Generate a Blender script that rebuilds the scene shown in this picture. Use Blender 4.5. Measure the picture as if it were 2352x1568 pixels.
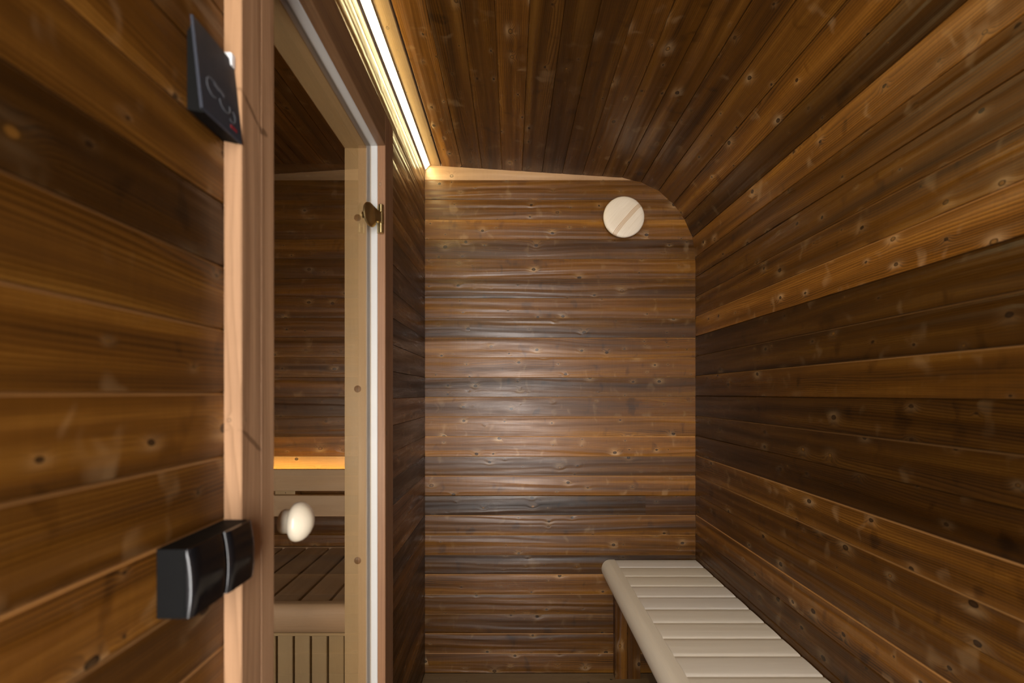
import bpy, math, random
from mathutils import Vector, Matrix

for o in list(bpy.data.objects):
    bpy.data.objects.remove(o, do_unlink=True)
sc = bpy.context.scene
COL = sc.collection
random.seed(7)

# ---------------------------------------------------------------- camera
F = 2352 * 16.0 / 36.0            # focal length in photo pixels (16 mm lens)
VX, VY = 1176.0, 903.0            # vanishing point in the photo
D = 2.077                         # distance camera -> end wall
S = F / D                         # pixels per metre on the end wall
H = 1.2756                        # eye height
cam_d = bpy.data.cameras.new('camera')
cam = bpy.data.objects.new('camera', cam_d); COL.objects.link(cam)
cam.location = (0, 0, H); cam.rotation_euler = (math.pi/2, 0, 0)
cam_d.sensor_width = 36; cam_d.lens = 16.0
cam_d.shift_y = (VY - 784) / 2352.0
cam_d.clip_start = 0.02
cam_d.dof.use_dof = True
cam_d.dof.focus_distance = 1.95
cam_d.dof.aperture_fstop = 2.8
sc.camera = cam

# ---------------------------------------------------------------- world: bright overcast daylight, enters by the rear window
w = bpy.data.worlds.new('daylight'); sc.world = w; w.use_nodes = True
bg = w.node_tree.nodes['Background']
bg.inputs[0].default_value = (1.0, 0.965, 0.93, 1); bg.inputs[1].default_value = 19.5
WIN = (-0.38, 0.42, 0.10, 2.15)   # opening in the rear wall: x0 x1 z0 z1
REAR = -1.15
la = bpy.data.lights.new('window_portal', 'AREA'); la.shape = 'RECTANGLE'
la.size = WIN[1]-WIN[0]; la.size_y = WIN[3]-WIN[2]; la.cycles.is_portal = True
lo = bpy.data.objects.new('window_portal', la); COL.objects.link(lo)
lo.location = ((WIN[0]+WIN[1])/2, REAR-0.02, (WIN[2]+WIN[3])/2); lo.rotation_euler = (math.pi/2, 0, 0)
SF = -0.35                        # sauna front wall
WIN2 = (-1.50, -0.70, 0.60, 1.32)  # window in the sauna's front wall
la2 = bpy.data.lights.new('sauna_window_portal', 'AREA'); la2.shape = 'RECTANGLE'
la2.size = WIN2[1]-WIN2[0]; la2.size_y = WIN2[3]-WIN2[2]; la2.cycles.is_portal = True
lo2 = bpy.data.objects.new('sauna_window_portal', la2); COL.objects.link(lo2)
lo2.location = ((WIN2[0]+WIN2[1])/2, SF-0.02, (WIN2[2]+WIN2[3])/2); lo2.rotation_euler = (math.pi/2, 0, 0)

vs = sc.view_settings
vs.view_transform = 'Standard'; vs.look = 'None'; vs.gamma = 1.0; vs.use_curve_mapping = False
vs.exposure = 0.25
LED_STRENGTH = 25.0
SAUNA_LED_STRENGTH = 38.0

# ================================================================ materials
class NT:
    def __init__(s, name):
        s.m = bpy.data.materials.new(name); s.m.use_nodes = True
        s.t = s.m.node_tree; s.n = s.t.nodes; s.b = s.n['Principled BSDF']
    def new(s, typ, **kw):
        n = s.n.new(typ)
        for k, v in kw.items(): setattr(n, k, v)
        return n
    def link(s, a, b): s.t.links.new(a, b)
    def val(s, x, sock):
        if isinstance(x, (int, float)): sock.default_value = x
        elif isinstance(x, tuple): sock.default_value = x
        else: s.link(x, sock)
    def math(s, op, a, b=0.0, c=0.0, clamp=False):
        n = s.new('ShaderNodeMath', operation=op, use_clamp=clamp)
        s.val(a, n.inputs[0]); s.val(b, n.inputs[1]); s.val(c, n.inputs[2]); return n.outputs[0]
    def comb(s, x, y, z=0.0):
        n = s.new('ShaderNodeCombineXYZ'); s.val(x, n.inputs[0]); s.val(y, n.inputs[1]); s.val(z, n.inputs[2]); return n.outputs[0]
    def noise(s, vec, scale=1.0, detail=2.0, rough=0.5, dist=0.0):
        n = s.new('ShaderNodeTexNoise'); s.link(vec, n.inputs['Vector'])
        n.inputs['Scale'].default_value = scale; n.inputs['Detail'].default_value = detail
        n.inputs['Roughness'].default_value = rough; n.inputs['Distortion'].default_value = dist
        return n.outputs['Fac']
    def rng(s, v, a, b, c, d, smooth=False):
        n = s.new('ShaderNodeMapRange', interpolation_type='SMOOTHSTEP' if smooth else 'LINEAR')
        s.val(v, n.inputs[0])
        for i, q in enumerate((a, b, c, d)): s.val(q, n.inputs[i+1])
        return n.outputs[0]
    def mix(s, f, a, b, mode='MIX'):
        n = s.new('ShaderNodeMix', data_type='RGBA', blend_type=mode)
        s.val(f, n.inputs['Factor']); s.val(a, n.inputs['A']); s.val(b, n.inputs['B']); return n.outputs['Result']

def wood(name, dark, mid, light, knots=1.0, ring_amt=0.55, ring_freq=190.0, blotch=0.45, rough=(0.27, 0.43), bump=0.14, saw=0.6,
         halo=(0.62, 0.42, 0.22), knot_col=(0.010, 0.0042, 0.0016), spec=0.5, halo_amt=0.62, band=0.34, wave=1.0, tint=True):
    """long-grain wood: grain runs along the object's local x axis, board width along local y"""
    t = NT(name); mu = lambda a, b: t.math('MULTIPLY', a, b)
    tc = t.new('ShaderNodeTexCoord'); oi = t.new('ShaderNodeObjectInfo')
    sp = t.new('ShaderNodeSeparateXYZ'); t.link(tc.outputs['Object'], sp.inputs[0])
    rnd = oi.outputs['Random']
    x = t.math('MULTIPLY_ADD', rnd, 53.0, sp.outputs[0])
    yr = t.math('MULTIPLY_ADD', t.math('FRACT', mu(rnd, 17.31)), 9.0, sp.outputs[1])
    y = t.math('ADD', yr, mu(sp.outputs[2], 0.6))
    wm = t.noise(t.comb(mu(x, 5.0), mu(y, 40.0)), 1.0, 2.0, 0.5)
    blo = t.noise(t.comb(mu(x, 2.2), mu(y, 24.0)), 1.0, 3.0, 0.55)
    fld = t.math('MULTIPLY_ADD', t.noise(t.comb(mu(x, 0.8), mu(y, 7.0)), 1.0, 2.0, 0.45), 0.085, y)
    fld = t.math('MULTIPLY_ADD', wm, 0.006, fld)
    if knots > 0:
        # one possible knot in every voronoi cell, its size drawn from the cell colour
        wob = t.noise(t.comb(mu(x, 60.0), mu(y, 60.0)), 1.0, 1.0, 0.5)
        vo = t.new('ShaderNodeTexVoronoi', voronoi_dimensions='2D', feature='F1')
        t.link(t.comb(t.math('MULTIPLY_ADD', wob, 0.05, mu(x, 9.5)), t.math('MULTIPLY_ADD', wob, 0.05, mu(y, 13.0))), vo.inputs['Vector'])
        vo.inputs['Scale'].default_value = 1.0; vo.inputs['Randomness'].default_value = 1.0
        d = vo.outputs['Distance']
        cs = t.new('ShaderNodeSeparateColor'); t.link(vo.outputs['Color'], cs.inputs[0])
        pres = t.rng(cs.outputs[0], 0.95-0.70*knots, 1.0, 0.0, 1.0)
        on = t.math('GREATER_THAN', pres, 0.001)
        big = t.math('POWER', pres, 2.2)
        q = t.math('DIVIDE', d, t.math('MULTIPLY_ADD', big, 0.062, 0.026))      # 1.0 at the knot's rim
        core = mu(t.rng(q, 0.85, 1.12, 1.0, 0.0, True), on)
        rim = mu(core, t.rng(q, 0.45, 0.95, 0.0, 1.0, True))
        near = t.math('POWER', 2.718, mu(t.math('POWER', t.math('DIVIDE', q, 2.6), 2.0), -1.0))
        near = mu(mu(near, on), t.math('MULTIPLY_ADD', big, 0.75, 0.25))
        fld = t.math('MULTIPLY_ADD', near, 0.018, fld)
        # whorls: short flares running across the board where branches met the trunk
        wh = t.noise(t.comb(t.math('MULTIPLY_ADD', t.noise(t.comb(mu(x, 20.0), mu(y, 20.0)), 1.0, 1.0, 0.5), 0.8, mu(x, 16.0)), mu(y, 9.0)), 1.0, 2.0, 0.6)
        lf = t.rng(wh, 0.60, 0.76, 0.0, 1.0, True); dk = t.rng(wh, 0.40, 0.26, 0.0, 1.0, True)
        halo_f = mu(t.math('MAXIMUM', mu(near, t.rng(wm, 0.42, 0.66, 0.15, 1.0)), mu(lf, 0.3)), halo_amt)
    ph = t.math('FRACT', mu(fld, ring_freq))
    ring = mu(t.math('POWER', ph, 2.6), t.rng(ph, 0.90, 1.0, 1.0, 0.0))          # slow rise, sharp drop
    rmod = t.rng(t.noise(t.comb(mu(x, 0.7), mu(y, 16.0)), 1.0, 2.0, 0.5), 0.34, 0.62, 0.15, 1.0)
    ring = mu(ring, rmod)
    fib = t.noise(t.comb(mu(x, 12.0), mu(y, 650.0)), 1.0, 2.0, 0.6)
    lanes = t.noise(t.comb(mu(x, 0.35), mu(fld, 26.0)), 1.0, 2.0, 0.5)           # light and dark lanes along the board
    sawm = t.noise(t.comb(mu(x, 230.0), mu(y, 4.0)), 1.0, 1.0, 0.5)
    g = t.math('MULTIPLY_ADD', t.math('SUBTRACT', blo, 0.5), 1.5*blotch, 0.50)
    g = t.math('MULTIPLY_ADD', t.math('SUBTRACT', lanes, 0.5), 2.6*band, g)
    g = t.math('MULTIPLY_ADD', ring, -ring_amt, g)
    g = t.math('MULTIPLY_ADD', t.math('SUBTRACT', fib, 0.5), 0.34, g)
    if knots > 0: g = t.math('MULTIPLY_ADD', dk, -0.30*halo_amt, g)
    g = t.math('MULTIPLY_ADD', t.math('SUBTRACT', sawm, 0.5), 0.16*saw, g, clamp=True)
    cr = t.new('ShaderNodeValToRGB'); t.link(g, cr.inputs[0])
    e = cr.color_ramp.elements
    e[0].position = 0.0; e[0].color = (*dark, 1); e[1].position = 1.0; e[1].color = (*light, 1)
    m = e.new(0.5); m.color = (*mid, 1)
    c = cr.outputs[0]
    if knots > 0: c = t.mix(mu(halo_f, 0.75), c, (*halo, 1))
    if tint: c = t.mix(1.0, c, oi.outputs['Color'], 'MULTIPLY')
    if knots > 0:
        kc = t.mix(t.rng(cs.outputs[1], 0.62, 0.90, 0.0, 1.0), (*[k*1.2 for k in knot_col], 1), (*[(a+b)*0.4 for a, b in zip(mid, light)], 1))
        c = t.mix(mu(core, 0.80), c, kc)
        c = t.mix(mu(rim, 0.93), c, (*knot_col, 1))
    t.link(c, t.b.inputs['Base Color'])
    rr = t.rng(t.math('MULTIPLY_ADD', t.math('SUBTRACT', blo, 0.5), 1.8, fib), 0.25, 0.75, rough[1], rough[0])
    t.link(rr, t.b.inputs['Roughness'])
    t.b.inputs['Specular IOR Level'].default_value = spec
    hgt = t.math('MULTIPLY_ADD', ring, -0.4, mu(fib, 0.25))
    hgt = t.math('MULTIPLY_ADD', sawm, 0.35*saw, hgt)
    hgt = t.math('MULTIPLY_ADD', wm, 1.2, hgt)
    if knots > 0:
        hgt = t.math('MULTIPLY_ADD', near, 0.9, hgt); hgt = t.math('MULTIPLY_ADD', wh, 0.9, hgt)
    bp = t.new('ShaderNodeBump'); bp.inputs['Strength'].default_value = bump; bp.inputs['Distance'].default_value = 0.0018
    t.link(hgt, bp.inputs['Height'])
    b2 = t.new('ShaderNodeBump'); b2.inputs['Strength'].default_value = 1.0; b2.inputs['Distance'].default_value = 0.0062*wave
    t.link(t.noise(t.comb(mu(x, 1.1), mu(fld, 36.0)), 1.0, 1.0, 0.4), b2.inputs['Height']); t.link(bp.outputs[0], b2.inputs['Normal'])
    t.link(b2.outputs[0], t.b.inputs['Normal'])
    return t.m

def spike_knots(m, spots, col):
    """dark slanted branch knots (x, y, half length, half width, angle) in the object's own coordinates"""
    t = NT.__new__(NT); t.m = m; t.t = m.node_tree; t.n = t.t.nodes; t.b = t.n['Principled BSDF']
    tc = t.new('ShaderNodeTexCoord'); sp = t.new('ShaderNodeSeparateXYZ'); t.link(tc.outputs['Object'], sp.inputs[0])
    n = t.noise(tc.outputs['Object'], 90.0, 2.0, 0.5)
    src = t.b.inputs['Base Color'].links[0].from_socket
    for (cx, cy, hl, hw, ang) in spots:
        ca, sa = math.cos(ang), math.sin(ang)
        dx = t.math('SUBTRACT', sp.outputs[0], cx); dy = t.math('SUBTRACT', sp.outputs[1], cy)
        u = t.math('ADD', t.math('MULTIPLY', dx, ca), t.math('MULTIPLY', dy, sa))
        v = t.math('ADD', t.math('MULTIPLY', dx, -sa), t.math('MULTIPLY', dy, ca))
        r = t.math('ADD', t.math('POWER', t.math('ABSOLUTE', t.math('DIVIDE', u, hl)), 2.0), t.math('POWER', t.math('ABSOLUTE', t.math('DIVIDE', v, hw)), 2.0))
        r = t.math('MULTIPLY_ADD', t.math('SUBTRACT', n, 0.5), 1.6, r)
        src = t.mix(t.rng(r, 0.3, 1.2, 0.7, 0.0, True), src, (*col, 1))
    t.link(src, t.b.inputs['Base Color'])
    return m

def plain(name, col, rough=0.5, metal=0.0, spec=0.5, nscale=40.0, namt=0.12, coat=0.0):
    t = NT(name)
    tc = t.new('ShaderNodeTexCoord')
    n = t.noise(tc.outputs['Object'], nscale, 3.0, 0.55)
    c = t.mix(t.math('MULTIPLY', n, namt), (*col, 1), (*[q*0.5 for q in col], 1))
    t.link(c, t.b.inputs['Base Color'])
    t.link(t.rng(n, 0.3, 0.7, max(0.02, rough-0.05), rough+0.05), t.b.inputs['Roughness'])
    t.b.inputs['Metallic'].default_value = metal; t.b.inputs['Specular IOR Level'].default_value = spec
    t.b.inputs['Coat Weight'].default_value = coat
    return t.m

def emit(name, col, strength):
    t = NT(name)
    t.b.inputs['Base Color'].default_value = (0.8, 0.8, 0.8, 1)
    t.b.inputs['Emission Color'].default_value = (*col, 1); t.b.inputs['Emission Strength'].default_value = strength
    return t.m

def thin_glass(name, tint):
    t = NT(name); t.n.remove(t.b)
    out = t.n['Material Output']
    tr = t.new('ShaderNodeBsdfTransparent'); tr.inputs[0].default_value = (*tint, 1)
    gl = t.new('ShaderNodeBsdfGlossy'); gl.inputs['Roughness'].default_value = 0.0
    fr = t.new('ShaderNodeFresnel'); fr.inputs['IOR'].default_value = 1.5
    geo = t.new('ShaderNodeNewGeometry')
    fac = t.math('MULTIPLY', fr.outputs[0], t.math('SUBTRACT', 1.0, geo.outputs['Backfacing']))
    mx = t.new('ShaderNodeMixShader'); t.link(fac, mx.inputs[0]); t.link(tr.outputs[0], mx.inputs[1]); t.link(gl.outputs[0], mx.inputs[2])
    t.link(mx.outputs[0], out.inputs['Surface'])
    return t.m

M = {}
M['thermo'] = wood('thermo_wood', (0.014, 0.0043, 0.0005), (0.118, 0.0445, 0.0058), (0.310, 0.140, 0.024), spec=0.30, wave=0.8)
M['edge_wood'] = wood('pale_chamfer_wood', (0.15, 0.062, 0.016), (0.30, 0.145, 0.047), (0.42, 0.22, 0.085), knots=0.0, ring_amt=0.2, band=0.2, spec=0.4)
M['pine_and_glow'] = wood('pine_and_glow_wood', (0.20, 0.10, 0.035), (0.40, 0.25, 0.115), (0.50, 0.34, 0.18), knots=0.7, ring_amt=0.3, band=0.25, bump=0.15, wave=0.2, halo_amt=0.2)  # pale pine, also used where LED glow is painted into boards
M['casing'] = wood('casing_wood', (0.15, 0.080, 0.038), (0.29, 0.168, 0.088), (0.37, 0.23, 0.13), knots=0.25, spec=0.35, band=0.25, wave=0.3, ring_amt=0.35, ring_freq=120,
                   blotch=0.3, rough=(0.42, 0.58), bump=0.2, saw=0.2, halo_amt=0.2, knot_col=(0.12, 0.06, 0.03))
M['near_casing'] = spike_knots(M['casing'].copy(), [(0.628, 0.017, 0.036, 0.0040, 1.02), (0.155, 0.017, 0.034, 0.0045, 0.95), (0.616, -0.013, 0.012, 0.006, 1.6)], (0.11, 0.055, 0.025))
M['aspen'] = wood('aspen_wood', (0.31, 0.22, 0.115), (0.385, 0.285, 0.155), (0.44, 0.34, 0.20), knots=0.0, band=0.15, wave=0.15, ring_amt=0.12, blotch=0.25,
                  rough=(0.5, 0.62), bump=0.08, saw=0.3)
M['alder'] = wood('pale_bench_wood', (0.68, 0.60, 0.52), (0.79, 0.725, 0.65), (0.84, 0.79, 0.72), knots=0.0, band=0.15, wave=0.15, ring_amt=0.10, blotch=0.45,
                  rough=(0.38, 0.5), bump=0.05, saw=0.1)
M['sauna_bench'] = wood('sauna_bench_wood', (0.31, 0.20, 0.115), (0.40, 0.275, 0.17), (0.48, 0.35, 0.23), knots=0.0, band=0.15, wave=0.15, ring_amt=0.15, blotch=0.4,
                  rough=(0.5, 0.62), bump=0.08, saw=0.1)
M['backing'] = plain('dark_backing', (0.03, 0.014, 0.006), 0.8)
M['white'] = plain('white_seal', (0.45, 0.45, 0.44), 0.45, namt=0.04)
M['brass'] = plain('aged_brass', (0.56, 0.43, 0.20), 0.36, 1.0, namt=0.5, nscale=60)
M['alu'] = plain('aluminium', (0.55, 0.53, 0.50), 0.38, 1.0)
M['led'] = emit('led_diffuser_glow', (1.0, 0.83, 0.40), LED_STRENGTH)
M['led_sauna'] = emit('amber_led_glow', (1.0, 0.72, 0.22), SAUNA_LED_STRENGTH)
M['glass'] = thin_glass('bronze_glass', (0.87, 0.81, 0.73))
M['window_glass'] = thin_glass('clear_glass', (0.99, 0.99, 0.99))
M['panel'] = plain('blue_black_panel_plastic', (0.026, 0.029, 0.040), 0.62, namt=0.2, spec=0.3)
M['panel_print'] = plain('grey_print', (0.10, 0.105, 0.12), 0.6, spec=0.2)
M['red'] = plain('red_print', (0.24, 0.012, 0.02), 0.5)
M['gloss_black'] = plain('gloss_black_plastic', (0.006, 0.006, 0.007), 0.14, namt=0.2)
M['matt_black'] = plain('satin_black_plastic', (0.0035, 0.0035, 0.0035), 0.6, namt=0.3, spec=0.12)
M['white_plastic'] = plain('white_plastic', (0.75, 0.77, 0.80), 0.4)
M['knob'] = wood('knob_wood', (0.62, 0.50, 0.34), (0.74, 0.65, 0.50), (0.80, 0.73, 0.60), knots=0.0, band=0.15, wave=0.15, ring_amt=0.15, blotch=0.4,
                 rough=(0.2, 0.28), bump=0.02, saw=0.0)
def pine_disc():
    """pale turned pine: a few wide amber late-wood lines in the middle, hairlines towards the edges"""
    t = NT('pine_disc_wood'); mu = lambda a, b: t.math('MULTIPLY', a, b)
    tc = t.new('ShaderNodeTexCoord'); sp = t.new('ShaderNodeSeparateXYZ'); t.link(tc.outputs['Object'], sp.inputs[0])
    x, y, z = sp.outputs
    n = t.noise(t.comb(mu(x, 6.0), mu(y, 30.0)), 1.0, 2.0, 0.5)
    u = t.math('ADD', y, mu(t.math('SUBTRACT', n, 0.5), 0.010))
    u = t.math('ADD', u, mu(z, -0.45)); u = t.math('MULTIPLY_ADD', mu(x, x), 0.35, u)
    def stripes(lo, hi, freq, sharp):
        ph = t.math('FRACT', mu(u, freq))
        w = mu(t.math('POWER', ph, sharp), t.rng(ph, 0.86, 1.0, 1.0, 0.0))
        mid = (lo+hi)/2; half = (hi-lo)/2
        return mu(w, t.rng(t.math('ABSOLUTE', t.math('SUBTRACT', u, mid)), half*0.85, half, 1.0, 0.0))
    s1 = stripes(-0.034, -0.012, 205.0, 2.2); s2 = stripes(-0.012, 0.020, 260.0, 4.0); s3 = stripes(0.02, 0.10, 330.0, 6.0); s4 = stripes(-0.062, -0.056, 170.0, 4.0)
    f = t.math('ADD', mu(s1, 2.2), t.math('ADD', mu(s2, 0.45), t.math('ADD', mu(s3, 0.12), mu(s4, 0.45))), clamp=True)
    fib = t.noise(t.comb(mu(x, 14.0), mu(y, 500.0)), 1.0, 2.0, 0.6)
    c = t.mix(t.rng(fib, 0.3, 0.7, 0.0, 1.0), (0.62, 0.52, 0.40, 1), (0.70, 0.60, 0.48, 1))
    c = t.mix(f, c, (0.36, 0.19, 0.065, 1))
    t.link(c, t.b.inputs['Base Color']); t.b.inputs['Roughness'].default_value = 0.5
    return t.m
M['vent'] = pine_disc()

# ================================================================ helpers
CACHE = {}; MW = {}
def link(name, me, mat, parent=None, mw=None, tint=1.0):
    o = bpy.data.objects.new(name, me); COL.objects.link(o)
    if mat is not None and not me.materials: me.materials.append(mat)
    if mw is not None: o.matrix_world = mw
    if parent is not None:
        o.parent = parent; o.matrix_parent_inverse = MW.get(parent.name, Matrix.Translation(parent.location)).inverted()
    MW[o.name] = mw.copy() if mw is not None else Matrix.Identity(4)
    if isinstance(tint, (int, float)): tint = (tint, tint, tint)
    o.color = (*tint, 1)
    return o

def frame(loc, xd, zd):
    x = Vector(xd).normalized(); z = Vector(zd).normalized(); y = z.cross(x).normalized(); z = x.cross(y)
    m = Matrix.Identity(4)
    for i in range(3):
        m[i][0] = x[i]; m[i][1] = y[i]; m[i][2] = z[i]; m[i][3] = loc[i]
    return m

def mesh(name, v, f, ang=35):
    me = bpy.data.meshes.new(name); me.from_pydata(v, [], f); me.update()
    import bmesh
    bm = bmesh.new(); bm.from_mesh(me); bmesh.ops.recalc_face_normals(bm, faces=bm.faces); bm.to_mesh(me); bm.free()
    for p in me.polygons: p.use_smooth = True
    me.set_sharp_from_angle(angle=math.radians(ang))
    return me

def extr(name, prof, L, mat, parent, loc, xd, zd, tint=1.0, ang=35, edge=0):
    """closed profile [(y,z)] extruded along local x, length L centred on loc"""
    key = (tuple(prof), round(L, 5), mat.name, ang, edge)
    me = CACHE.get(key)
    if me is None:
        n = len(prof)
        v = [(-L/2, *p) for p in prof] + [(L/2, *p) for p in prof]
        f = [tuple(range(n)), tuple(range(2*n-1, n-1, -1))]
        f += [(i, (i+1) % n, n+(i+1) % n, n+i) for i in range(n)]
        me = mesh(name, v, f, ang); CACHE[key] = me
        if edge:                      # the chamfer of a cladding board gets a paler wood
            me.materials.append(mat); me.materials.append(M['edge_wood'])
            me.polygons[2+(n-3 if edge > 0 else 1)].material_index = 1
    return link(name, me, mat, parent, frame(loc, xd, zd), tint)

def rprof(w, h, r=0.002):
    """rectangle w x h centred, with small 45 degree bevels"""
    a, b = w/2, h/2
    return [(-a+r, -b), (a-r, -b), (a, -b+r), (a, b-r), (a-r, b), (-a+r, b), (-a, b-r), (-a, -b+r)]

def board_prof(w, t=0.012, crown=0.0015, groove=0.0032, bev=0.0016, gap=0.0001, up=0, ub=0.0042):
    """cladding board: outer face near z=0, slight crown, bevelled edges; up=+1/-1 gives that long edge the wide chamfer"""
    a = w/2 - gap
    g0 = g1 = groove; b0 = b1 = bev
    if up: 
        b1, g1 = (ub, crown+ub*0.9); b0, g0 = (0.0008, crown+0.0008)
        if up < 0: b0, g0, b1, g1 = b1, g1, b0, g0
    pts = [(-a, -t), (-a, -g0)]
    n = 7
    for i in range(n+1):
        u = -1 + 2*i/n
        y = -(a-b0) + (2*a-b0-b1)*i/n
        pts.append((y, -crown*u*u))
    pts += [(a, -g1), (a, -t)]
    return [(round(p[0], 6), round(p[1], 6)) for p in pts]

def boxm(name, x0, x1, y0, y1, z0, z1, mat, parent=None, bev=0.0, tint=1.0, long=None):
    """axis aligned bevelled bar; grain along its longest side"""
    d = [x1-x0, y1-y0, z1-z0]; c = ((x0+x1)/2, (y0+y1)/2, (z0+z1)/2)
    k = d.index(max(d)) if long is None else long
    ax = [(1, 0, 0), (0, 1, 0), (0, 0, 1)]
    xd = ax[k]; zd = ax[(k+2) % 3]            # y = z x x = axis (k+1)
    wy, hz = d[(k+1) % 3], d[(k+2) % 3]
    return extr(name, [(round(p[0], 6), round(p[1], 6)) for p in rprof(wy, hz, bev if bev else 0.0003)], d[k], mat, parent, c, xd, zd, tint, ang=30)

def lathe(name, prof, mat, parent, loc, axis, seg=40, tint=1.0, up=(0, 0, 1), ang=40):
    """profile [(r, h)] turned about local z placed along axis"""
    v = []; f = []; n = len(prof)
    for i in range(seg):
        a = 2*math.pi*i/seg
        for r, h in prof: v.append((r*math.cos(a), r*math.sin(a), h))
    for i in range(seg):
        j = (i+1) % seg
        for k in range(n-1): f.append((i*n+k, j*n+k, j*n+k+1, i*n+k+1))
    v.append((0, 0, prof[0][1])); v.append((0, 0, prof[-1][1])); A, B = len(v)-2, len(v)-1
    for i in range(seg):
        j = (i+1) % seg
        f.append((A, j*n, i*n)); f.append((B, i*n+n-1, j*n+n-1))
    return link(name, mesh(name, v, f, ang), mat, parent, frame(loc, up, axis), tint)

def root(name, loc, label, cat, kind=None, group=None):
    o = bpy.data.objects.new(name, None); COL.objects.link(o); o.location = loc; o.empty_display_size = 0.05
    return tag(o, label, cat, kind, group)
def tag(o, label, cat, kind=None, group=None):
    o['label'] = label; o['category'] = cat
    if kind: o['kind'] = kind
    if group: o['group'] = group
    return o
def struct_box(name, boxes, mat, label, cat):
    v = []; f = []
    for (x0, x1, y0, y1, z0, z1) in boxes:
        b = len(v)
        v += [(x, y, z) for x in (x0, x1) for y in (y0, y1) for z in (z0, z1)]
        f += [tuple(b+i for i in q) for q in ((0,1,3,2), (4,6,7,5), (0,4,5,1), (2,3,7,6), (0,2,6,4), (1,5,7,3))]
    o = link(name, mesh(name, v, f), mat)
    return tag(o, label, cat, 'structure')

def vary(t, a=0.10):
    """small hue and value differences between neighbouring boards"""
    k = 1 + random.uniform(-a, a); h = random.uniform(-0.05, 0.05)
    return (t*k*(1+h*0.3), t*k, t*k*(1-h))

# ================================================================ room numbers
XL = -200/S; XR = 421.5/S; T = 0.012
XI = -0.4886                      # sauna side of the partition wall
Z0 = H + (VY-413)/S               # top board joint of the end wall; joints every 90 mm below
PITCH = 0.09
SX0 = -1.75                       # sauna's far side
SZ = H + (VY-377)/S               # sauna ceiling height
DY0, DY1 = 0.715, 1.342           # door opening along y
DZ = H + 0.730                    # door opening top

# ---------------------------------------------------------------- floor
floor = struct_box('floor', [(SX0-0.05, XR+0.05, REAR-0.05, D+0.05, -0.06, -0.021)], M['backing'], 'brown wooden board floor along the foot of the end wall', 'floor')
n = 0
y = D
while y > REAR:
    y1 = max(y-0.115, REAR)
    extr('board', board_prof(0.115, 0.02, 0.0, 0.003, 0.003), XR-XL, M['pine_and_glow'], floor, ((XL+XR)/2, y-0.0575, 0), (1, 0, 0), (0, 0, 1), vary(0.42))
    if y > SF+0.1:
        extr('board', board_prof(0.115, 0.02, 0.0, 0.003, 0.003), XI-SX0, M['thermo'], floor, ((SX0+XI)/2, y-0.0575, 0), (1, 0, 0), (0, 0, 1), vary(1.0))
    y -= 0.115

# ---------------------------------------------------------------- ceiling profile (cross-section of the corridor, from the partition to the right wall)
prof_px = [(976, 379)] + [(1015.3+45.97*i, 379+(1015.3+45.97*i-976)*0.0643) for i in range(10)] + \
          [(1472, 418.5), (1512.5, 438), (1546.5, 468), (1572, 503.5), (1590.5, 545), (1597.5, 590)]
prof = [((px-VX)/S, H-(py-VY)/S) for px, py in prof_px]
def arc_x(z):
    """x of the ceiling curve at height z"""
    for (xa, za), (xb, zb) in zip(prof[9:], prof[10:]):
        if zb <= z <= za: return xa + (za-z)/(za-zb)*(xb-xa)
    return XR if z < prof[-1][1] else prof[9][0]

# ---------------------------------------------------------------- end wall
wall_back = struct_box('wall_back', [(SX0-0.05, XR+0.05, D+T+0.0005, D+0.06, -0.02, 2.40)], M['backing'], 'end wall of horizontal brown thermo-treated boards with glossy knots', 'wall')
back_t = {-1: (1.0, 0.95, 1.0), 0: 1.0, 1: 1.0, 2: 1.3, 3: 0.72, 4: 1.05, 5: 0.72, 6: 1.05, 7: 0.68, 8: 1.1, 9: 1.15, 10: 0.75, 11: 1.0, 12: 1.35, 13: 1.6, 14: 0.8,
          15: 1.3, 16: (0.30, 0.31, 0.36), 17: 0.95, 18: 0.9, 19: 0.5, 20: 1.0, 21: 0.78, 22: 0.52, 23: 0.8, 24: 0.8}
def T3(t): return t if isinstance(t, tuple) else vary(t**1.25, 0.04)
for k in range(-1, 25):
    zt = Z0 - PITCH*k; zc = zt - PITCH/2; wd = PITCH
    if k == -1:
        zt = 2.335; zc = (zt+Z0)/2; wd = zt-Z0
    x1 = min(XR, arc_x(zt)+0.05) if zt < 2.30 else XR-0.2
    x1 = min(XR, arc_x(zt-PITCH)+0.004)
    p = board_prof(round(wd, 5), up=1, ub=0.0026)
    if k == 16:       # butt joint near the right
        xj = (1483-VX)/S
        extr('board', p, xj-XL, M['thermo'], wall_back, ((XL+xj)/2, D, zc), (1, 0, 0), (0, -1, 0), back_t[k])
        extr('board', p, x1-xj, M['thermo'], wall_back, ((x1+xj)/2, D, zc), (1, 0, 0), (0, -1, 0), (0.40, 0.38, 0.38))
    else:
        extr('board', p, x1-XL, M['pine_and_glow' if k == -1 else 'thermo'], wall_back, ((XL+x1)/2, D, zc), (1, 0, 0), (0, -1, 0), T3(back_t[k]), edge=1)
sa_t = {9: 0.85, 10: 1.0, 11: 0.5, 12: 0.6, 13: (1.15, 1.25, 1.2), 14: 0.9, 4: 0.6, 5: 1.0, 6: 0.8}  # thirteen and fourteen yellower, paler: amber LED glow painted into the boards
for k in range(-1, 25):       # the same courses go on behind the glass door
    zt = Z0 - PITCH*k; zc = zt - PITCH/2; wd = PITCH
    if k == -1: zt = 2.335; zc = (zt+Z0)/2; wd = zt-Z0
    extr('board', board_prof(round(wd, 5)), XI-SX0, M['pine_and_glow' if k == 14 else 'thermo'], wall_back, ((SX0+XI)/2, D, zc), (1, 0, 0), (0, -1, 0), T3(sa_t.get(k, random.uniform(0.6, 1.0))))

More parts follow.
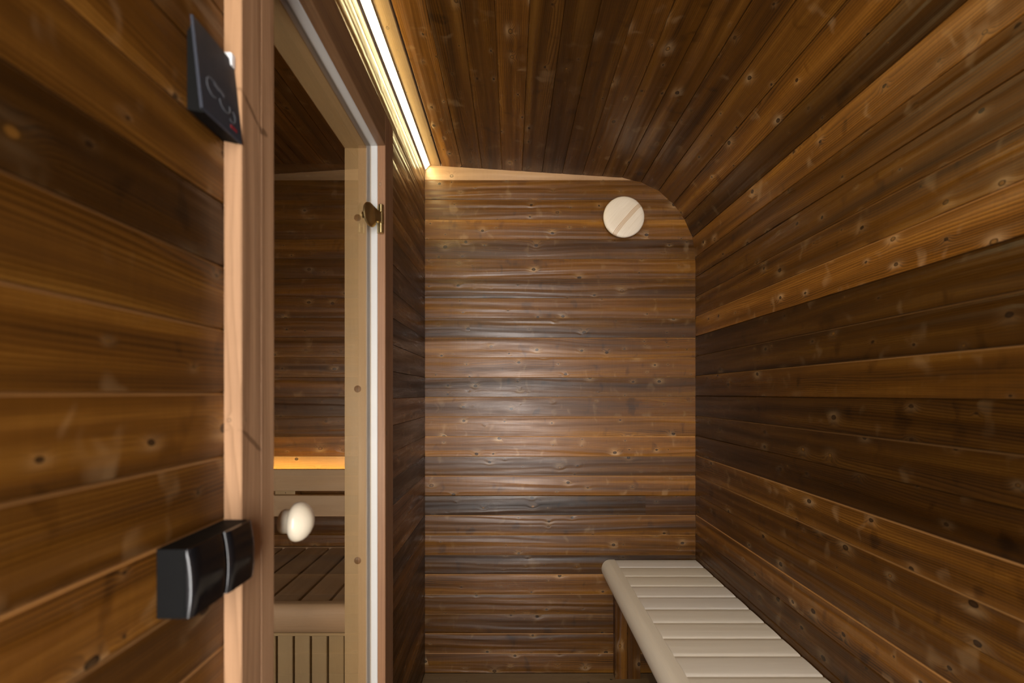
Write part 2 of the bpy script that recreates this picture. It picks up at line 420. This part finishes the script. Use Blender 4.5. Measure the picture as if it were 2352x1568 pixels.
# ---------------------------------------------------------------- ceiling and curved corner
cmid = [((a[0]+b[0])/2, (a[1]+b[1])/2) for a, b in zip(prof, prof[1:])]
v = []; f = []
for i, (px, pz) in enumerate(prof):       # backing shell following the curve
    a = prof[max(i-1, 0)]; b = prof[min(i+1, len(prof)-1)]
    d = Vector((b[0]-a[0], 0, b[1]-a[1])).normalized(); nrm = Vector((-d.z, 0, d.x)); 
    if nrm.z < 0 and i < 4: nrm = -nrm
    for off in (T+0.001, 0.05):
        for yy in (REAR-0.05, D+0.05): v.append((px+nrm.x*off, yy, pz+nrm.z*off))
for i in range(len(prof)-1):
    a, b = i*4, (i+1)*4
    f += [(a, a+1, b+1, b), (a+2, b+2, b+3, a+3), (a, b, b+2, a+2), (a+1, a+3, b+3, b+1)]
e = (len(prof)-1)*4
f += [(0, 2, 3, 1), (e, e+1, e+3, e+2)]
ceiling = link('ceiling', mesh('ceiling', v, f), M['backing'])
tag(ceiling, 'low brown board ceiling curving down into the right wall', 'ceiling', 'structure')
ceil_t = [0.80, 1.9, 0.7, 0.72, 1.1, 0.62, 0.5, 0.6, 1.0, 0.78, 0.8, 0.7, 0.8, 1.2, 0.5, 1.5]  # first two boards made paler: the LED strip's glow is painted in
for i, (a, b) in enumerate(zip(prof, prof[1:])):
    wd = math.hypot(b[0]-a[0], b[1]-a[1])
    dirw = Vector((b[0]-a[0], 0, b[1]-a[1])).normalized()
    nin = Vector((dirw.z, 0, -dirw.x))            # inwards: down / left
    c = cmid[i]
    if i == 0: wd -= 0.006; c = (c[0]-0.003, c[1]+0.0002)      # open joint beside the first board
    extr('board', board_prof(round(wd, 5), crown=0.0005, groove=0.0024, gap=0.0002), D-REAR, M['pine_and_glow' if i == 0 else 'thermo'], ceiling, (c[0], (D+REAR)/2, c[1]), (0, 1, 0), nin, vary(ceil_t[i], 0.05))
ceil2 = struct_box('ceiling', [(SX0-0.05, XI, SF-0.05, D+0.05, SZ+T+0.001, SZ+0.06)], M['backing'], 'dark board ceiling of the sauna room seen through the glass door', 'ceiling')
x = XI
while x > SX0:
    extr('board', board_prof(0.0915, crown=0.0005), D-SF, M['thermo'], ceil2, (x-0.0457, (D+SF)/2, SZ), (0, 1, 0), (0, 0, -1), vary(0.75, 0.35))
    x -= 0.0915

# ---------------------------------------------------------------- right wall
ZR = prof[-1][1]
wall_right = struct_box('wall_right', [(XR+T+0.0005, XR+0.05, REAR-0.05, D+0.05, -0.02, ZR+0.02)], M['backing'], 'right wall of long horizontal brown boards above the pale bench', 'wall')
right_t = [0.85, 0.8, 0.85, 1.5, 0.5, 0.5, 0.75, 0.42, 0.45, (0.30, 0.29, 0.28), 0.95, 0.72, 0.8, 1.2, 0.65, 0.6, 0.7, 0.8, 0.7, 0.9, 0.7]
z = ZR; i = 0
while z > 0.002:
    wd = min(0.0903, z)
    extr('board', board_prof(round(wd, 5), crown=0.0009, up=-1, ub=0.0040), D-REAR, M['thermo'], wall_right, (XR, (D+REAR)/2, z-wd/2), (0, 1, 0), (-1, 0, 0), T3(right_t[min(i, 20)]), edge=-1 if i in (0, 2, 3, 5, 6, 8, 10, 11, 13, 16) else 0)
    z -= wd; i += 1

# ---------------------------------------------------------------- left wall (partition with the sauna door)
CAS = 0.0238                      # casing thickness
CY0, CY1 = 0.6285, 1.430          # outer edges of the casing
CZ = H + 0.828
wall_left = struct_box('wall_left', [(XI, XL-T-0.0005, REAR-0.05, DY0-0.03, -0.02, 2.40), (XI, XL-T-0.0005, DY1+0.03, D+0.05, -0.02, 2.40),
                                     (XI, XL-T-0.0005, DY0-0.03, DY1+0.03, DZ+0.03, 2.40)], M['backing'], 'partition wall of horizontal brown boards around the glass sauna door', 'wall')
near_t = {12: 0.95, 11: 0.85, 10: 0.8, 9: 0.95, 8: 1.0, 7: 0.9, 6: 1.0, 5: 0.85, 4: 1.0, 3: 0.9, 2: 0.42, 1: 0.85, 0: 1.0, -1: 1.05, -2: 0.9, -3: 1.25, -4: 0.8, -5: 1.15}
NP = 0.0872; NZ = 1.2774
for k in range(-15, 9):
    z0 = NZ + NP*k; z1 = z0+NP
    if z1 < 0.01: continue
    z0 = max(z0, 0.0)
    extr('board', board_prof(round(z1-z0, 5), crown=0.0012, up=1, ub=0.0042), CY0+0.02-REAR, M['thermo'], wall_left, (XL, (CY0+0.02+REAR)/2, (z0+z1)/2), (0, 1, 0), (1, 0, 0), T3(near_t.get(k, 0.9)), edge=1)
ztop = NZ + NP*9
far_t = [0.55, 1.5, 1.1, 1.0, 0.95, 0.9, 0.45, 0.5, 0.65, 0.4, 0.4, 0.4, 1.25, 0.75, 1.0, 0.42, 1.25, 1.1, 0.38, 1.15, 0.45, 0.5, 0.6, 1.1, 0.5, 0.6]  # second tint raised: LED light painted onto the course below the top
for k in range(-1, 25):
    zt = Z0 - PITCH*k; zb = zt-PITCH
    if k == -1: zt = 2.312; zb = Z0
    if k <= 1:                    # courses above the door run the whole length
        y0 = REAR; zb2 = zb if k < 1 else ztop
        extr('board', board_prof(round(zt-zb2, 5)), D-y0, M['pine_and_glow' if k == -1 else 'thermo'], wall_left, (XL, (D+y0)/2, (zt+zb2)/2), (0, 1, 0), (1, 0, 0), vary(far_t[k+1], 0.05))  # pale top board carries the LED strip's glow in its colour
    else:
        y0 = CY1-0.02
        zt2 = min(zt, ztop)
        extr('board', board_prof(round(zt2-zb, 5), up=1, ub=0.0026), D-y0, M['thermo'], wall_left, (XL, (D+y0)/2, (zt2+zb)/2), (0, 1, 0), (1, 0, 0), vary(far_t[k+1], 0.05))

# sauna's own side and front walls, and the rear wall of the corridor with its window
wall_sl = struct_box('wall_sauna_side', [(SX0-0.05, SX0-T-0.0005, SF-0.05, D+0.05, -0.02, 2.40)], M['backing'], 'far side wall of the sauna room behind the glass door', 'wall')
wall_sf = struct_box('wall_sauna_front', [(SX0-0.05, WIN2[0], SF-0.05, SF-T-0.0005, -0.02, 2.40), (WIN2[1], XI, SF-0.05, SF-T-0.0005, -0.02, 2.40),
                                          (WIN2[0], WIN2[1], SF-0.05, SF-T-0.0005, -0.02, WIN2[2]), (WIN2[0], WIN2[1], SF-0.05, SF-T-0.0005, WIN2[3], 2.40)], M['backing'], 'front wall of the sauna room behind the glass door', 'wall')
z = SZ
while z > 0.002:
    wd = min(0.09, z)
    extr('board', board_prof(round(wd, 5)), D-SF, M['thermo'], wall_sl, (SX0, (D+SF)/2, z-wd/2), (0, 1, 0), (1, 0, 0), vary(0.85, 0.3))
    for a, b in ([(SX0, XI)] if (z-wd >= WIN2[3] or z <= WIN2[2]) else [(SX0, WIN2[0]), (WIN2[1], XI)]):
        extr('board', board_prof(round(wd, 5)), b-a, M['thermo'], wall_sf, ((a+b)/2, SF, z-wd/2), (1, 0, 0), (0, 1, 0), vary(0.85, 0.3))
    z -= wd
wall_rear = struct_box('wall_rear', [(XL-0.05, WIN[0], REAR-0.06, REAR-T, -0.02, 2.40), (WIN[1], XR+0.05, REAR-0.06, REAR-T, -0.02, 2.40),
                                     (WIN[0], WIN[1], REAR-0.06, REAR-T, -0.02, WIN[2]), (WIN[0], WIN[1], REAR-0.06, REAR-T, WIN[3], 2.40)], M['backing'],
                       'rear wall behind the viewer with a tall window', 'wall')
z = 2.33
while z > 0.002:
    wd = min(0.09, z); zc = z-wd/2
    segs = [(XL, XR)] if (z-wd >= WIN[3] or z <= WIN[2]) else [(XL, WIN[0]), (WIN[1], XR)]
    for a, b in segs:
        extr('board', board_prof(round(wd, 5)), b-a, M['thermo'], wall_rear, ((a+b)/2, REAR, zc), (1, 0, 0), (0, 1, 0), vary(0.9, 0.2))
    z -= wd
for name, W, YW, lab in (('window_1', WIN, REAR, 'tall clear window in the rear wall behind the viewer'), ('window_2', WIN2, SF, 'clear window in the front wall of the sauna room')):
    win = root(name, ((W[0]+W[1])/2, YW-0.04, W[2]), lab, 'window', 'structure')
    for (a, b, c, d) in ((W[0], W[0]+0.05, W[2], W[3]), (W[1]-0.05, W[1], W[2], W[3])):
        boxm('window_frame', a, b, YW-0.06, YW-0.01, c, d, M['casing'], win, 0.002)
    for (c, d) in ((W[2], W[2]+0.05), (W[3]-0.05, W[3])):
        boxm('window_frame', W[0]+0.05, W[1]-0.05, YW-0.06, YW-0.01, c, d, M['casing'], win, 0.002)
    boxm('pane', W[0]+0.05, W[1]-0.05, YW-0.040, YW-0.034, W[2]+0.05, W[3]-0.05, M['window_glass'], win)

# ================================================================ sauna door: frame (trim_1) and glass leaf (door_1)
trim = root('trim_1', ((XL+XI)/2, (DY0+DY1)/2, 0), 'reddish brown wooden door frame with pale inner jambs and white seal', 'door frame', 'structure')
XC = XL + CAS
# casings on the corridor side
gp = [(-0.0435, -0.012), (0.0435, -0.012), (0.0435, 0.0105), (0.042, 0.0119), (0.0070, 0.0119), (0.0063, 0.0070), (0.0051, 0.0070), (0.0044, 0.0119), (-0.042, 0.0119), (-0.0435, 0.0105)]
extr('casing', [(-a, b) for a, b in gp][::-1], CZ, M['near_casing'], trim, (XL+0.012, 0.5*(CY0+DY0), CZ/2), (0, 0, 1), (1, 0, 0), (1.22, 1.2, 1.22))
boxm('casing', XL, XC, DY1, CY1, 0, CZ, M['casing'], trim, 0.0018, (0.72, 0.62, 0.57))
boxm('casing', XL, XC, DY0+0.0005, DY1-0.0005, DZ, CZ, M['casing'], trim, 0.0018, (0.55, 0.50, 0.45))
# white seal strips in the rebate
XS0, XS1 = -0.4200, -0.3962
boxm('seal', XS0, XS1-0.0002, DY1-0.0005, DY1+0.018, 0.05, DZ, M['white'], trim, 0.002)
boxm('seal', XS0, XS1-0.0002, DY0-0.018, DY0+0.0005, 0.05, DZ, M['white'], trim, 0.002)
boxm('seal', XS0, XS1-0.0002, DY0, DY1-0.001, DZ-0.001, DZ+0.018, M['white'], trim, 0.002)
# inner jambs: the glass closes against them
XJ = -0.4235
JY1 = DY1-0.014; JY0 = DY0+0.014; JZ = DZ-0.015
j = boxm('jamb', XI, XJ, JY1, DY1+0.03, 0.05, JZ+0.04, M['aspen'], trim, 0.001)
for py in (500, 893, 1287):
    zz = H-(py-VY)*JY1/F
    lathe('dowel_plug', [(0.0102, -0.004), (0.0102, 0.0004), (0.0095, 0.0008)], M['casing'], j, (-0.4505, JY1-0.0002, zz), (0, -1, 0), 24, (0.62, 0.62, 0.52))
boxm('jamb', XI, XJ, DY0-0.03, JY0, 0.05, JZ+0.04, M['aspen'], trim, 0.001)
boxm('jamb', XI, XJ, JY0, JY1, JZ, JZ+0.04, M['aspen'], trim, 0.001)
boxm('threshold', XI, XL, DY0, DY1, 0.0, 0.05, M['casing'], trim, 0.003)

door = root('door_1', (-0.418, DY1-0.004, 0.055), 'frameless tinted glass sauna door with round pale knob and brass hinge', 'door', 'structure')
XG1 = -0.4139; XG0 = -0.4219
boxm('glass_pane', XG0, XG1, DY0+0.004, DY1-0.004, 0.056, DZ-0.005, M['glass'], door, 0.0008)
KY, KZ = 0.82, H-(1197-VY)*0.82/F
kn = lathe('door_knob', [(0.0195, 0.0), (0.0212, 0.003), (0.0212, 0.008), (0.0200, 0.013), (0.0180, 0.019), (0.0172, 0.0225)], M['knob'], door, (XG1+0.0002, KY, KZ), (1, 0, 0), 48)
lathe('knob_head', [(0.0170, 0.0215), (0.026, 0.0215), (0.0315, 0.0224), (0.0342, 0.0248), (0.0351, 0.0285), (0.0346, 0.0325), (0.0328, 0.0375), (0.0290, 0.0425), (0.0232, 0.0475),
                    (0.0165, 0.0512), (0.0090, 0.0538), (0.0040, 0.0545)], M['knob'], kn, (XG1+0.0002, KY, KZ), (1, 0, 0), 56, ang=60)
# brass hinge
HY = 1.3325; hz0, hz1 = H-(536-VY)*HY/F, H-(469.5-VY)*HY/F
hinge = boxm('hinge', -0.3960, -0.3885, HY+0.003, DY1-0.0006, hz0+0.003, hz1-0.003, M['brass'], door, 0.001)
hzs = [hz0, hz0+(hz1-hz0)*0.34, hz0+(hz1-hz0)*0.72, hz1]
for a, b, r in ((hzs[0], hzs[1], 0.0076), (hzs[1], hzs[2], 0.0082), (hzs[2], hzs[3], 0.0076)):
    lathe('barrel', [(r-0.001, a+0.0004), (r, a+0.0014), (r, b-0.0014), (r-0.001, b-0.0004)], M['brass'], hinge, (-0.3835, HY, 0), (0, 0, 1), 28, up=(1, 0, 0))
dz = H-(492-VY)*1.286/F
lathe('clamp_disc', [(0.031, -0.003), (0.0335, -0.0015), (0.0340, 0.0010), (0.0325, 0.003), (0.026, 0.0048), (0.012, 0.0058)], M['brass'], hinge, (-0.4015, 1.2875, dz), (0.972, -0.235, 0), 48)
lathe('clamp_stud', [(0.013, 0.0), (0.013, 0.011)], M['brass'], hinge, (XG1+0.0002, 1.2895, dz), (1, 0, 0), 24)
lathe('clamp_stud', [(0.009, 0.0), (0.009, 0.001), (0.008, 0.0015)], M['brass'], hinge, (XG0-0.0002, 1.2895, dz), (-1, 0, 0), 24)
# arm from disc to barrel
v = []; f = []
arm = [(-0.4035, 1.299, 0.024), (-0.3965, 1.297, 0.024), (-0.3935, 1.320, 0.0155), (-0.3865, 1.314, 0.0155), (-0.3895, HY+0.004, 0.0145), (-0.3800, HY-0.0065, 0.0145)]
zc = (hzs[1]+hzs[2])/2
for (ax, ay, hh) in arm: v += [(ax, ay, zc-hh), (ax, ay, zc+hh)]
for s in (0, 4):
    a0, a1, b0, b1, c0, c1, d0, d1 = s, s+1, s+2, s+3, s+4, s+5, s+6, s+7
    f += [(b0, b1, d1, d0), (a0, c0, c1, a1), (a1, c1, d1, b1), (a0, b0, d0, c0)]
f += [(0, 1, 3, 2), (8, 10, 11, 9)]
link('clamp_arm', mesh('clamp_arm', v, f, 50), M['brass'], hinge)

# ================================================================ LED strip under the ceiling
led = root('led_strip_light', (XL, 0.5, 2.28), 'glowing white LED strip along the ceiling edge above the sauna door', 'led light')
LY0, LY1 = REAR+0.02, D-0.008
Lc = (LY0+LY1)/2; LL = LY1-LY0
zcx = lambda x: 2.3170 - 0.0643*(x-XL)
A = (XL+0.0035, 2.2905); B = (XL+0.0235, zcx(XL+0.0235)-0.0028)
# profile written in (y,z) of a frame with x=+Y world, z=+Z world -> local y = z cross x = -X world
def lp(pts, cx, cz): return [(-(a-cx), b-cz) for a, b in pts]
cx, cz = XL, 2.30
dl = Vector((B[0]-A[0], B[1]-A[1])); dn = Vector((-dl.y, dl.x)).normalized(); dn = dn if dn.x > 0 and dn.y < 0 else -dn; du = dl.normalized()
def q2(base, along, out): return (base[0]+du.x*along+dn.x*out, base[1]+du.y*along+dn.y*out)
chan = [(XL+0.0003, A[1]-0.001), (XL+0.0003, 2.3160), (XL+0.0265, zcx(XL+0.0265)-0.0006), q2(B, 0.0002, 0.0), q2(B, 0.0, 0.0026), q2(B, -0.0012, 0.0026), q2(B, -0.0012, -0.0015),
        q2(A, 0.0012, -0.0015), q2(A, 0.0012, 0.0026), q2(A, 0.0, 0.0026), q2(A, 0.0, 0.0)]
extr('channel', lp(chan, cx, cz), LL, M['alu'], led, (cx, Lc, cz), (0, 1, 0), (0, 0, 1), ang=20)
extr('diffuser', lp([q2(A, 0.0013, -0.0014), q2(B, -0.0013, -0.0014), q2(B, -0.0013, -0.0003), q2(A, 0.0013, -0.0003)], cx, cz),
     LL-0.004, M['led'], led, (cx, Lc, cz), (0, 1, 0), (0, 0, 1), ang=30)

# ================================================================ corridor bench
def nose_prof(w, h, r):
    """flat top, half-round nose; outer edge at -y; top at z=0"""
    p = [(w, 0), (r*0.9, 0)]
    for i in range(1, 15):
        a = math.pi/2 + math.pi*i/15
        p.append((r*0.9 + math.cos(a)*r*0.9, -h/2 + math.sin(a)*h/2))
    p += [(r*0.9, -h), (w, -h)]
    return [(round(a, 6), round(b, 6)) for a, b in p]
def slat_prof(w, t, crown, bev=0.004, gap=0.0):
    a = w/2-gap; pts = [(-a, -t), (-a, -crown-0.0019)]
    for i in range(9):
        u = -1+2*i/8; pts.append((u*(a-bev), -crown*u*u))
    pts += [(a, -crown-0.0019), (a, -t)]
    return [(round(p[0], 6), round(p[1], 6)) for p in pts]

BZ = H - (1285-VY)*2.072/F
BX0 = 0.408; BXS = 0.4675; BX1 = XR-0.0035
bench = root('bench', (0.62, 1.2, 0), 'pale slatted wooden bench with rounded front edge along the right wall', 'bench')
BY0, BY1 = 0.30, D-0.003
extr('front_rail', [(a, b) for a, b in nose_prof(BXS-BX0-0.0006, 0.086, 0.040)], BY1-BY0, M['alder'], bench, (BX0, (BY0+BY1)/2, BZ), (0, -1, 0), (0, 0, 1), (0.97, 0.95, 0.90), ang=40)
y = BY1; i = 0
while y > BY0:
    extr('slat', slat_prof(0.095, 0.026, 0.0012, 0.0045, 0.00002), BX1-BXS, M['alder'], bench, ((BX1+BXS)/2, y-0.0475, BZ+0.0006), (1, 0, 0), (0, 0, 1), vary(0.98, 0.03))
    y -= 0.095; i += 1
boxm('support_rail', 0.475, 0.52, BY0+0.03, BY1-0.05, BZ-0.085, BZ-0.027, M['thermo'], bench, 0.002)
boxm('support_rail', 0.78, 0.825, BY0+0.03, BY1-0.05, BZ-0.085, BZ-0.027, M['thermo'], bench, 0.002)
px0, px1, px2 = 0.4611, 0.5165, 0.5745
for yy in (2.032, 0.45):
    boxm('leg', px0, px1-0.0004, yy, yy+0.042, 0.0, BZ-0.087, M['thermo'], bench, 0.0015, (0.75, 0.72, 0.7))
    boxm('leg', px1+0.0004, px2, yy+0.001, yy+0.043, 0.0, BZ-0.087, M['thermo'], bench, 0.0015, (0.52, 0.5, 0.5))

# ================================================================ vent disc
VYd = 2.045
vc = ((1433-VX)*VYd/F, 0, H-(498-VY)*VYd/F); R = 47.2*VYd/F
vent = root('vent_cover', (vc[0], D, vc[2]), 'round pale pine vent disc on the end wall near the curved ceiling', 'vent')
ca, sa = math.cos(math.radians(49)), math.sin(math.radians(49))
lathe('disc', [(R-0.012, -0.004), (R-0.003, 0.0), (R-0.0005, 0.004), (R, 0.008), (R-0.001, 0.012), (R-0.006, 0.0155), (R-0.020, 0.0185), (R-0.05, 0.0205), (0.01, 0.021)], M['vent'], vent,
      (vc[0], VYd+0.010, vc[2]), (0, -1, 0), 72, up=(ca, 0, sa), ang=60)
lathe('neck', [(0.045, 0.0), (0.045, D-VYd-0.0065)], M['aspen'], vent, (vc[0], D-0.0005, vc[2]), (0, -1, 0), 40)

# ================================================================ control panel on the left wall
pan = root('control_panel', (XL, 0.587, 1.62), 'slim black control panel with red mark beside the door casing', 'control panel')
y0, y1 = 0.547, 0.6265
zt, zb = H+(VY-35)*y0/F, H+(VY-247)*y0/F
xt, xb = -0.3837, -0.3718
# side section (x,z): back foot on the wall, wedge front
sec = [(XL+0.0003, zt-0.012), (XL+0.0003, zb+0.004), (xb-0.006, zb), (xb-0.0012, zb+0.0002), (xb, zb+0.0020), (xt, zt-0.0016), (xt-0.0012, zt), (xt-0.006, zt-0.001)]
pc = ((XL+xb)/2, (y0+y1)/2, (zt+zb)/2)
# frame x=+Y, z=+Z, local y=-X
extr('housing', [(-(a-pc[0]), b-pc[2]) for a, b in [(q-0.0016*(q > XL+0.005), r) for q, r in sec]], y1-y0-0.0095, M['matt_black'], pan, (pc[0], pc[1]+0.0045, pc[2]), (0, 1, 0), (0, 0, 1), ang=25)
fp = [(xb-0.0030, zb-0.0006), (xb-0.0004, zb-0.0006), (xb+0.0004, zb+0.0006), (xt+0.0004, zt-0.0002), (xt-0.0002, zt+0.0008), (xt-0.0030, zt+0.0008)]
extr('front_plate', [(-(a-pc[0]), b-pc[2]) for a, b in fp], y1-y0+0.0008, M['panel'], pan, pc, (0, 1, 0), (0, 0, 1), ang=25)
nrm = Vector((zt-zb, 0, xb-xt)).normalized()          # front face normal
upv = Vector((xt-xb, 0, zt-zb)).normalized()
def on_panel(u, vv, lift=0.0009):
    """u 0..1 from near to far edge, vv 0..1 from bottom to top"""
    p = Vector((xb, 0, zb)) + upv*(vv*(Vector((xt-xb, 0, zt-zb)).length)) + nrm*lift
    return Vector((p.x, y0+(y1-y0)*u, p.z))
def ribbon(name, pts, wd, mat, parent, lift=0.0009):
    v = []; f = []
    P = [on_panel(u, q, lift) for u, q in pts]; P0 = [on_panel(u, q, -0.0006) for u, q in pts]
    for i, p in enumerate(P):
        a = P[max(i-1, 0)]; b = P[min(i+1, len(P)-1)]
        s = (b-a).normalized().cross(nrm)*wd/2
        v += [p-s, p+s, P0[i]+s, P0[i]-s]
    for i in range(len(P)-1):
        a, b = 4*i, 4*i+4
        f += [(a+k, a+(k+1) % 4, b+(k+1) % 4, b+k) for k in range(4)]
    f += [(0, 1, 2, 3), (len(v)-4, len(v)-1, len(v)-2, len(v)-3)]
    return link(name, mesh(name, v, f), mat, parent)
def arc(cu, cv, ru, rv, a0, a1, n=14):
    return [(cu+ru*math.cos(math.radians(a0+(a1-a0)*i/n)), cv+rv*math.sin(math.radians(a0+(a1-a0)*i/n))) for i in range(n+1)]
ribbon('printed_symbol', arc(0.30, 0.36, 0.13, 0.10, 60, 300), 0.0020, M['panel_print'], pan)
ribbon('printed_symbol', [(0.36, 0.44), (0.44, 0.42), (0.52, 0.42), (0.60, 0.40)], 0.0048, M['panel_print'], pan)
ribbon('printed_symbol', arc(0.60, 0.30, 0.13, 0.08, 170, 380), 0.0020, M['panel_print'], pan)
ribbon('printed_symbol', arc(0.76, 0.24, 0.10, 0.08, 230, 420), 0.0016, M['panel_print'], pan)
ribbon('red_mark', [(0.70, 0.095), (0.87, 0.095)], 0.0042, M['red'], pan)

# white clip peeping out behind the panel
cl = root('cable_clip', (XL+0.012, 0.622, 1.70), 'small white plastic clip peeping out behind the black control panel', 'clip')
cy = 0.6275
p0 = ((530-VX)*cy/F, (541-VX)*cy/F); q0 = (H-(160-VY)*cy/F, H-(132-VY)*cy/F)
boxm('clip_body', XL+0.0005, p0[1], cy-0.010, cy+0.0005, q0[0], q0[1], M['white_plastic'], cl, 0.002)

# ================================================================ double black switch box
sw = root('switch_box', (XL, 0.566, 1.063), 'glossy black double switch box on the left wall below the control panel', 'switch box')
sy0, sy1 = 0.506, 0.6262; sz0, sz1 = H-(1421-VY)*sy0/F, H-(1262-VY)*sy0/F
sxf = -0.3560
ym = 0.5688
extr('housing', rprof(sxf-0.006-XL-0.0003, sy1-sy0, 0.0025), sz1-sz0, M['matt_black'], sw, ((XL+0.0003+sxf-0.006)/2, (sy0+sy1)/2, (sz0+sz1)/2), (0, 0, 1), (0, 1, 0))
def cover(a, b, lift):
    """bulging flap: rounded towards its edges, belly in the middle of its height"""
    nu, nv = 10, 12; v = []; f = []
    for i in range(nu+1):
        for k in range(nv+1):
            u = -1+2*i/nu; q = -1+2*k/nv
            us = math.copysign(1-(1-abs(u))**2.2, u)
            e = 1-abs(us)**14
            x = sxf-0.0055 + 0.0050*e**0.5 + 0.0040*(1-(q+0.15)**2) + lift
            v.append((x, (a+b)/2+us*(b-a)/2, (sz0+sz1)/2+q*(sz1-sz0)/2))
    base = len(v)
    for i in range(nu+1):
        for k in range(nv+1):
            p = v[i*(nv+1)+k]; v.append((sxf-0.0062, p[1], p[2]))
    q = nv+1
    for i in range(nu):
        for k in range(nv):
            f.append((i*q+k, (i+1)*q+k, (i+1)*q+k+1, i*q+k+1)); f.append((base+i*q+k, base+i*q+k+1, base+(i+1)*q+k+1, base+(i+1)*q+k))
    for i in range(nu):
        f.append((i*q, base+i*q, base+(i+1)*q, (i+1)*q)); f.append((i*q+nv, (i+1)*q+nv, base+(i+1)*q+nv, base+i*q+nv))
    for k in range(nv):
        f.append((k, k+1, base+k+1, base+k)); e0 = nu*q
        f.append((e0+k, base+e0+k, base+e0+k+1, e0+k+1))
    return link('cover', mesh('cover', v, f, 50), M['gloss_black'], sw)
cover(sy0, ym-0.0006, -0.0014); cover(ym+0.0006, sy1, 0.0006)

# ================================================================ inside the sauna room
SBZ = H-0.695
sb = root('bench', (-1.1, 1.75, 0), 'brown slatted sauna bench with vertical slat skirt behind the glass door', 'bench')
SB0, SB1 = 1.526, 2.052
extr('front_rail', nose_prof(SB0-1.487, 0.096, 0.022), XI-0.01-SX0-0.002, M['sauna_bench'], sb, ((XI-0.01+SX0)/2, 1.487, SBZ), (1, 0, 0), (0, 0, 1), 1.0, ang=40)
x = (753.5-VX)*1.521/F + 0.0015 + 0.104
while x > SX0+0.1:
    if x-0.0 < XI-0.012:
        extr('slat', slat_prof(0.0945, 0.026, 0.0006, 0.003), SB1-SB0-0.001, M['sauna_bench'], sb, (x-0.0505, (SB0+SB1)/2, SBZ-0.0005), (0, 1, 0), (0, 0, 1), vary(0.92, 0.06))
    x -= 0.1045
boxm('rear_batten', SX0+0.002, XI-0.012, SB1, D-0.002, SBZ-0.03, SBZ+0.001, M['sauna_bench'], sb, 0.0015, 0.75)
boxm('support_rail', SX0+0.004, XI-0.012, 1.60, 1.64, SBZ-0.085, SBZ-0.028, M['sauna_bench'], sb, 0.0015, 0.6)
boxm('support_rail', SX0+0.004, XI-0.012, 1.98, 2.02, SBZ-0.085, SBZ-0.028, M['sauna_bench'], sb, 0.0015, 0.6)
boxm('skirt_rail', SX0+0.002, XI-0.012, 1.502, 1.53, SBZ-0.1070, SBZ-0.0968, M['aspen'], sb, 0.002)
boxm('skirt_backing', SX0+0.002, XI-0.012, 1.532, 1.545, 0.0, SBZ-0.1, M['thermo'], sb, 0.001, 0.35)
x = (672.0-VX)*1.512/F + 0.0567*4
while x > SX0+0.06:
    if x < XI-0.014:
        boxm('skirt_slat', x-0.0500, x, 1.512, 1.531, 0.02, SBZ-0.1075, M['aspen'], sb, 0.002, vary(0.92, 0.06))
    x -= 0.0567

br = root('backrest', (-1.1, 2.02, 0.73), 'two pale horizontal backrest slats on the sauna end wall, lit from behind', 'backrest')
BRY = 2.0
hs = [H-(py-VY)*BRY/F for py in (1078, 1127.5, 1137.5, 1186)]
boxm('slat', SX0+0.03, XI-0.03, BRY, BRY+0.022, hs[1], hs[0], M['sauna_bench'], br, 0.002, (1.12, 1.14, 1.1))
boxm('slat', SX0+0.03, XI-0.03, BRY, BRY+0.022, hs[3], hs[2], M['sauna_bench'], br, 0.002, (1.12, 1.12, 1.1))
xs = (678.5-VX)*(BRY+0.024)/F
boxm('spacer', xs-0.09, xs, BRY+0.0225, D-0.0015, hs[3]+0.01, hs[0]-0.05, M['aspen'], br, 0.001, long=2)
lathe('screw_hole', [(0.0022, 0.0), (0.0022, 0.0003)], M['backing'], br, ((656-VX)*(BRY+0.0225)/F, BRY+0.0226, H-(1131.5-VY)*(BRY+0.0225)/F), (0, -1, 0), 12)
sl = root('led_strip_light', (-1.1, 2.05, hs[0]-0.035), 'amber LED strip hidden behind the sauna backrest, glowing up the wall', 'led light')
boxm('channel', SX0+0.05, XI-0.04, BRY+0.0235, BRY+0.045, hs[0]-0.040, hs[0]-0.030, M['alu'], sl, 0.001)
boxm('diffuser', SX0+0.055, XI-0.045, BRY+0.026, BRY+0.0425, hs[0]-0.0298, hs[0]-0.027, M['led_sauna'], sl, 0.0008)
